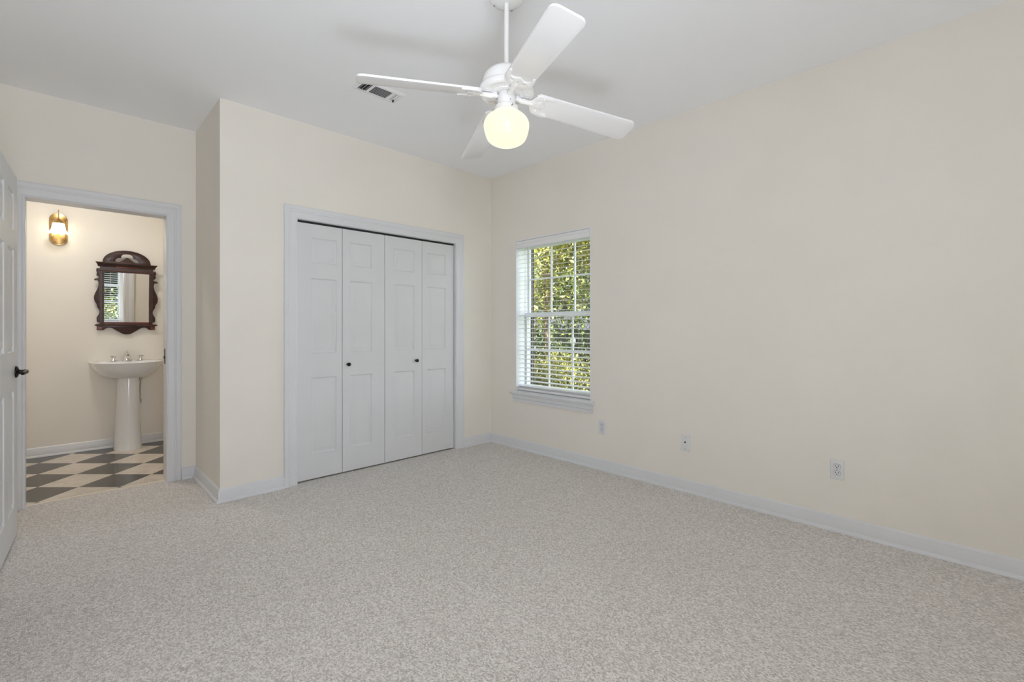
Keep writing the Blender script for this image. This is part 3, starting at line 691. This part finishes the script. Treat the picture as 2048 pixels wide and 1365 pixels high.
# ------------------------------------------------------------------ bathroom: carved mirror (local: x along wall, y towards wall, z up from the bottom of the apron)
MX, MZ = 0.5055, 1.120
t = thing('wall_mirror', 'dark carved mahogany mirror with arched pierced crest above the sink', 'mirror', (MX, YBB - 0.008, MZ))
t.rotation_euler = (math.radians(3.2), 0, 0)
XZ = Matrix(((1, 0, 0, 0), (0, 0, 1, 0), (0, 1, 0, 0), (0, 0, 0, 1)))          # outline (x, z) -> (x, y=thickness, z)
def loc2(p): return [(x - MX, z - MZ) for x, z in p]
def plate(outer, holes, y, th, bevel=0.002):
    return flat_shape(outer, holes, th - 2 * bevel, Matrix.Translation((0, y, 0)) @ XZ, bevel)
hw, top = 0.1865, 0.834
arch = [(hw * math.cos(math.pi * i / 28), 0.70 + 0.002 + (top - 0.702) * math.sin(math.pi * i / 28) ** 0.92) for i in range(29)]
cut = [(0.0, 0.798), (0.030, 0.793), (0.045, 0.775), (0.049, 0.758), (0.066, 0.756), (0.083, 0.744), (0.0915, 0.722), (0.074, 0.718), (0.056, 0.722), (0.030, 0.742), (0.0, 0.764)]
cut = cut + [(-x, z) for x, z in reversed(cut[1:-1])]
MB().add(*plate(arch, [smooth_closed(cut, 4)], -0.014, 0.014)).build('crest', M['wood'], t, smooth=40)
def mould(prof, half_w, name, m):
    V = []; k = len(prof)
    for sx in (-1, 1): V += [(sx * (half_w - (0.035 + y)), y, z) for y, z in prof]
    return MB().add(V, [tuple(reversed(range(k))), tuple(range(k, 2 * k))] + [(i, (i + 1) % k, k + (i + 1) % k, k + i) for i in range(k)]).build(name, m, t, smooth=20)
mould([(0.0, 0.706), (-0.045, 0.706), (-0.046, 0.699), (-0.040, 0.694), (-0.032, 0.682), (-0.028, 0.668), (-0.026, 0.662), (0.0, 0.662)], 0.228, 'cornice', M['wood'])
MB().box(-0.205, 0.205, -0.022, 0.0, 0.622, 0.665).build('frieze', M['wood'], t, smooth=0, bevel=0.001)
mould([(0.0, 0.632), (-0.026, 0.632), (-0.028, 0.626), (-0.024, 0.620), (0.0, 0.620)], 0.220, 'frieze_bead', M['wood_rope'])
MB().tube([(-0.088, -0.026, 0.664), (-0.08, -0.026, 0.664), (0.08, -0.026, 0.664), (0.088, -0.026, 0.664)], [0.003, 0.0055, 0.0055, 0.003], 10).build('frieze_dowel', M['wood_red'], t)['label'] = 'reddish turned dowel'
ear = [(0.2772, 1.7621), (0.2747, 1.7384), (0.2798, 1.7186), (0.2762, 1.6981), (0.2930, 1.6793), (0.2930, 1.6700), (0.2772, 1.6640), (0.2660, 1.6610), (0.2605, 1.6560), (0.2605, 1.6480), (0.2660, 1.6430), (0.2747, 1.6454), (0.2865, 1.6400), (0.2924, 1.6200), (0.2873, 1.5774), (0.2697, 1.5292), (0.2587, 1.4882), (0.2622, 1.448), (0.2772, 1.4149), (0.2823, 1.3881), (0.2975, 1.3548), (0.2975, 1.3243), (0.2798, 1.2868), (0.2798, 1.2531), (0.2850, 1.2397)]
ear = loc2(ear); inn = -0.196
for s in (-1, 1):
    E_ = smooth_open(ear, 4) + [(inn, ear[-1][1]), (inn, ear[0][1])]
    if s > 0: E_ = [(-x, z) for x, z in E_]
    MB().add(*plate(E_, [], -0.012, 0.014)).build('scroll_side', M['wood'], t, smooth=40)
for s in (-1, 1):
    MB().box(min(s * 0.173, s * 0.205), max(s * 0.173, s * 0.205), -0.024, 0.0, 0.098, 0.625).build('stile', M['wood'], t, smooth=0, bevel=0.002)
    rp = MB()
    for i in range(34): rp.uv((s * 0.184, -0.026, 0.112 + i * 0.01515), (0.0055, 0.005, 0.0068), 8, 6)
    rp.build('rope_bead', M['wood_rope'], t, smooth=60)
MB().box(-0.205, 0.205, -0.024, 0.0, 0.096, 0.122).build('lower_rail', M['wood_red'], t, smooth=0, bevel=0.002)
MB().box(-0.205, 0.205, -0.020, 0.0, 0.612, 0.624).build('upper_rail', M['wood'], t, smooth=0, bevel=0.001)
rp = MB()
for i in range(24): rp.uv((-0.172 + i * 0.01496, -0.025, 0.112), (0.0062, 0.004, 0.0045), 8, 6)
rp.build('rope_bead', M['wood_rope'], t, smooth=60)
mould([(0.0, 0.100), (-0.030, 0.100), (-0.040, 0.096), (-0.042, 0.090), (-0.034, 0.084), (0.0, 0.082)], 0.236, 'lower_cornice', M['wood'])
ap = [(-0.226, 0.042), (-0.178, 0.042), (-0.160, 0.058), (-0.144, 0.0655), (-0.125, 0.065), (-0.105, 0.056), (-0.071, 0.031), (-0.028, 0.003), (0.0, -0.001)]
ap = smooth_open(ap[1:], 5)
apo = [(-0.226, 0.084), (-0.226, 0.042)] + ap + [(-x, z) for x, z in reversed(ap[:-1])] + [(0.226, 0.042), (0.226, 0.084)]
MB().add(*plate(apo, [], -0.012, 0.014)).build('apron', M['wood'], t, smooth=40)
for s in (-1, 1): MB().box(min(s * 0.185, s * 0.224), max(s * 0.185, s * 0.224), -0.024, -0.004, 0.046, 0.082).build('corner_block', M['wood_red'], t, smooth=0, bevel=0.003)
MB().box(-0.1735, 0.1735, -0.012, -0.010, 0.118, 0.618).build('mirror_glass', M['mirror'], t, smooth=0)['label'] = 'mirror glass reflecting a window'

# ------------------------------------------------------------------ bathroom: brass sconces
def sconce(label, x):
    t = thing('wall_sconce', label, 'wall light', (x, YBB, 1.955), group='brass sconces')
    hw, hh = 0.062, 0.298
    out = [(hw * math.cos(a), hh - hw + hw * math.sin(a)) for a in [math.pi * i / 16 for i in range(17)]] + [(hw * math.cos(a), hw + hw * math.sin(a)) for a in [math.pi + math.pi * i / 16 for i in range(17)]]
    bp = MB().add(*flat_shape(out, [], 0.004, Matrix.Translation((0, -0.006, 0)) @ XZ, 0.003))
    inn = [(x_ * 0.80, 0.149 + (z - 0.149) * 0.91) for x_, z in out]
    bp.add(*flat_shape(inn, [], 0.006, Matrix.Translation((0, -0.012, 0)) @ XZ, 0.003))
    bp.build('backplate', M['brass'], t, smooth=40)
    YS = -0.095
    MB().tube([(0, -0.012, 0.16), (0, -0.045, 0.15), (0, -0.08, 0.175), (0, -0.098, 0.22), (0, YS, 0.262), (0, YS, 0.245), (0, YS, 0.22)], 0.0055, 10).build('arm', M['brass'], t)
    MB().lathe([(0.0, 0.250), (0.006, 0.250), (0.007, 0.235), (0.020, 0.222), (0.036, 0.200), (0.0405, 0.190), (0.0385, 0.190), (0.0, 0.205)], 28, Matrix.Translation((0, YS, 0))).build('shade_holder', M['brass'], t)
    MB().tube([(0, YS, 0.255), (0, YS, 0.315)], [0.004, 0.0028], 8).build('finial', M['brass'], t)
    prof = [(0.036, 0.198), (0.041, 0.185), (0.045, 0.165), (0.047, 0.145), (0.052, 0.125), (0.062, 0.110), (0.076, 0.100)]
    V = []; F = []; n = 72; k = len(prof)
    for i in range(n):
        a = 2 * math.pi * i / n
        for q, (r, z) in enumerate(prof):
            rf = (q / (k - 1)) ** 3 * 0.007 * math.sin(a * 9); V.append(((r + rf * 0.6) * math.cos(a), (r + rf * 0.6) * math.sin(a) + YS, z + rf))
    for i in range(n):
        for q in range(k - 1): F.append((i * k + q, ((i + 1) % n) * k + q, ((i + 1) % n) * k + q + 1, i * k + q + 1))
    MB().add(V, F).build('glass_shade', M['shade'], t, smooth=60)['label'] = 'lit ruffled frosted glass shade'
    MB().uv((0, YS, 0.135), (0.026, 0.026, 0.034), 20, 12).build('bulb', M['bulb'], t, smooth=60)
sconce('brass wall light with a glowing ruffled glass shade, on the wall beside the mirror', 0.0137)
sconce('matching brass wall light on the far side of the mirror, hidden by the door frame', 0.997)

# ------------------------------------------------------------------ outdoors
GZ = -0.35
mb = MB(); mb.box(3.55, 60, -40, 60, GZ - 0.1, GZ); mb.box(-40, 3.55, -40, -0.80, GZ - 0.1, GZ)
o = mb.build('lawn', M['lawn'], smooth=0); struct(o, 'lawn outside the windows', 'lawn')
def foliage(center, rad, n, size, seed, clumps=26, fill=0.35):
    rnd = random.Random(seed); mb = MB(); cl = []
    for i in range(clumps):
        while True:
            p = Vector((rnd.uniform(-1, 1), rnd.uniform(-1, 1), rnd.uniform(-1, 1)))
            if fill < p.length < 1: break
        cl.append(p)
    for i in range(n):
        c = rnd.choice(cl); q = c + Vector((rnd.gauss(0, 1), rnd.gauss(0, 1), rnd.gauss(0, 0.8))) * 0.2
        p = Vector((center[0] + q.x * rad[0], center[1] + q.y * rad[1], center[2] + q.z * rad[2]))
        if p.z < GZ + 0.02: continue
        s = size * rnd.uniform(0.6, 1.3)
        m = Matrix.Translation(p) @ Matrix.Rotation(rnd.uniform(0, 6.3), 4, 'Z') @ Matrix.Rotation(rnd.uniform(-1.1, 1.1), 4, 'X') @ Matrix.Rotation(rnd.uniform(-0.8, 0.8), 4, 'Y')
        mb.add([(0, -s, 0), (s * 0.45, -s * 0.1, s * 0.12), (0, s, 0), (-s * 0.45, -s * 0.1, s * 0.12)], [(0, 1, 2, 3)], m)
    return mb
def build_fol(mb, name, m, parent):
    me = bpy.data.meshes.new(name); me.from_pydata(mb.v, [], mb.f); me.materials.append(m)
    o = bpy.data.objects.new(name, me); COL.objects.link(o); o.parent = parent; return o
def tree(label, loc, trunk_r, height, crown_c, crown_r, n, size, m, seed, lean=(0, 0), group='trees outside the windows', branches=5, clumps=30, fill=0.3):
    t = thing('tree', label, 'tree', (loc[0], loc[1], GZ), 0, group)
    rnd = random.Random(seed); tr = MB()
    pts = [(lean[0] * k / 5 + rnd.uniform(-0.04, 0.04) * (k > 0), lean[1] * k / 5 + rnd.uniform(-0.04, 0.04) * (k > 0), height * k / 5) for k in range(6)]
    tr.tube(pts, [trunk_r * (1.25 if k == 0 else 1 - 0.09 * k) for k in range(6)], 10)
    for b in range(branches):
        s = pts[3 + b % 3]; a = rnd.uniform(0, 6.28); e = Vector(s) + Vector((math.cos(a) * crown_r[0] * 0.7, math.sin(a) * crown_r[1] * 0.7, crown_r[2] * rnd.uniform(0.3, 0.9)))
        mid = (Vector(s) + e) / 2 + Vector((0, 0, 0.15)); tr.tube([s, tuple(mid), tuple(e)], [trunk_r * 0.5, trunk_r * 0.3, trunk_r * 0.1], 7)
    tr.build('trunk', M['bark'], t, smooth=50)
    mb = foliage(crown_c, crown_r, n, size, seed + 1, clumps, fill); mb.v = [v for v in mb.v]
    build_fol(mb, 'foliage', M[m], t); return t
def shrub(label, loc, r, n, size, m, seed, group='shrubs outside the windows'):
    t = thing('shrub', label, 'shrub', (loc[0], loc[1], GZ), 0, group)
    st = MB(); rnd = random.Random(seed)
    for b in range(5):
        a = rnd.uniform(0, 6.28); st.tube([(0, 0, -0.02), (math.cos(a) * r[0] * 0.3, math.sin(a) * r[1] * 0.3, r[2]), (math.cos(a) * r[0] * 0.6, math.sin(a) * r[1] * 0.6, r[2] * 1.6)], [0.016, 0.011, 0.005], 6)
    st.build('stem', M['bark'], t)
    build_fol(foliage((0, 0, r[2]), r, n, size, seed + 3, 30, 0.2), 'foliage', M[m], t); return t
GZ_ = GZ
def with_local_ground(fn, *a, **k):            # crowns are built in the plant's own frame, where the ground is z = 0
    global GZ
    return fn(*a, **k)
_fol = foliage
def foliage(center, rad, n, size, seed, clumps=26, fill=0.35):
    global GZ
    g, GZ = GZ, -0.02
    mb = _fol(center, rad, n, size, seed, clumps, fill); GZ = g; return mb
tree('slim pale barked tree with yellow green leaves filling the upper window', (6.05, 5.28), 0.055, 2.9, (0, 0, 3.35), (1.6, 1.6, 1.95), 15000, 0.055, 'leaf_gold', 11, lean=(0.05, 0.1))
tree('broad mid green tree behind the slim pale barked tree', (9.6, 6.9), 0.11, 3.0, (0, 0, 3.5), (2.4, 2.4, 2.3), 14000, 0.08, 'leaf_green', 23)
tree('yellow green tree standing further back beyond the window', (10.2, 9.8), 0.12, 2.6, (0, 0, 3.2), (2.4, 2.6, 2.6), 13000, 0.09, 'leaf_gold', 35)
shrub('low sunlit yellow green shrub close under the window', (4.75, 4.05), (0.75, 0.75, 0.52), 5200, 0.030, 'leaf_gold', 41)
shrub('yellow green shrub beside the slim tree trunk', (5.6, 4.75), (0.7, 0.8, 0.56), 5200, 0.033, 'leaf_gold', 47)
shrub('green shrub in front of the white lantern post', (6.5, 4.75), (0.6, 0.6, 0.62), 3800, 0.034, 'leaf_green', 53)
shrub('dark leafy shrub between tree and house', (8.6, 8.2), (1.2, 1.2, 0.8), 4200, 0.05, 'leaf_dark', 59)
shrub('long dark hedge bush below the house eaves', (11.4, 8.5), (1.6, 1.5, 0.72), 4200, 0.06, 'leaf_dark', 61)
# outside the rear window (seen in the mirror)
shrub('rounded green shrub outside the rear window', (1.45, -3.2), (1.5, 0.9, 0.85), 6200, 0.05, 'leaf_green', 67)
tree('leafy green tree outside the rear window', (1.6, -6.5), 0.14, 2.4, (0, 0, 2.6), (3.4, 2.2, 3.4), 24000, 0.11, 'leaf_dark', 71)
tree('tall dark evergreen behind the leafy tree outside the rear window', (1.7, -9.6), 0.15, 2.4, (0, 0, 2.9), (3.6, 1.0, 3.0), 22000, 0.13, 'leaf_dark', 83, clumps=60, fill=0.0)
# neighbouring house
t = thing('neighbour_house', 'grey house with a dark shingled roof beyond the garden', 'house', (17.5, 11.6, -1.75), math.radians(-40))
MB().box(-7, 7, 0, 6, 0, 2.9).build('house_wall', M['siding'], t, smooth=0)
rf = MB(); V = [(-7.4, -0.5, 2.85), (7.4, -0.5, 2.85), (7.4, 6.5, 2.85), (-7.4, 6.5, 2.85), (-5.5, 3, 4.5), (5.5, 3, 4.5)]
rf.add(V, [(0, 1, 5, 4), (1, 2, 5), (2, 3, 4, 5), (3, 0, 4), (3, 2, 1, 0)]); rf.build('roof', M['roofing'], t, smooth=0)
for x in (-4, -1.2, 2.2):
    wf = MB().box(x - 0.55, x + 0.55, -0.04, 0.02, 0.9, 2.3).build('house_window', M['vinyl'], t, smooth=0)
    MB().box(x - 0.48, x + 0.48, -0.05, -0.041, 0.97, 2.23).build('house_pane', mat('dark_pane', (0.05, 0.06, 0.07), 0.1), wf, smooth=0)
# white garden lantern
t = thing('lantern_post', 'white globe lantern on a post among the shrubs', 'lamp post', (7.13, 5.61, GZ))
MB().lathe([(0.0, 0.0), (0.07, 0.0), (0.06, 0.04), (0.025, 0.06), (0.02, 1.20), (0.03, 1.21), (0.03, 1.225), (0.0, 1.225)], 16).build('post', M['lantern_metal'], t)
MB().lathe([(0.0, 1.225), (0.03, 1.23), (0.05, 1.26), (0.052, 1.30), (0.042, 1.34), (0.02, 1.36), (0.0, 1.365)], 20).build('lantern_globe', mat('white_lantern_glass', (0.85, 0.85, 0.88), 0.3), t)
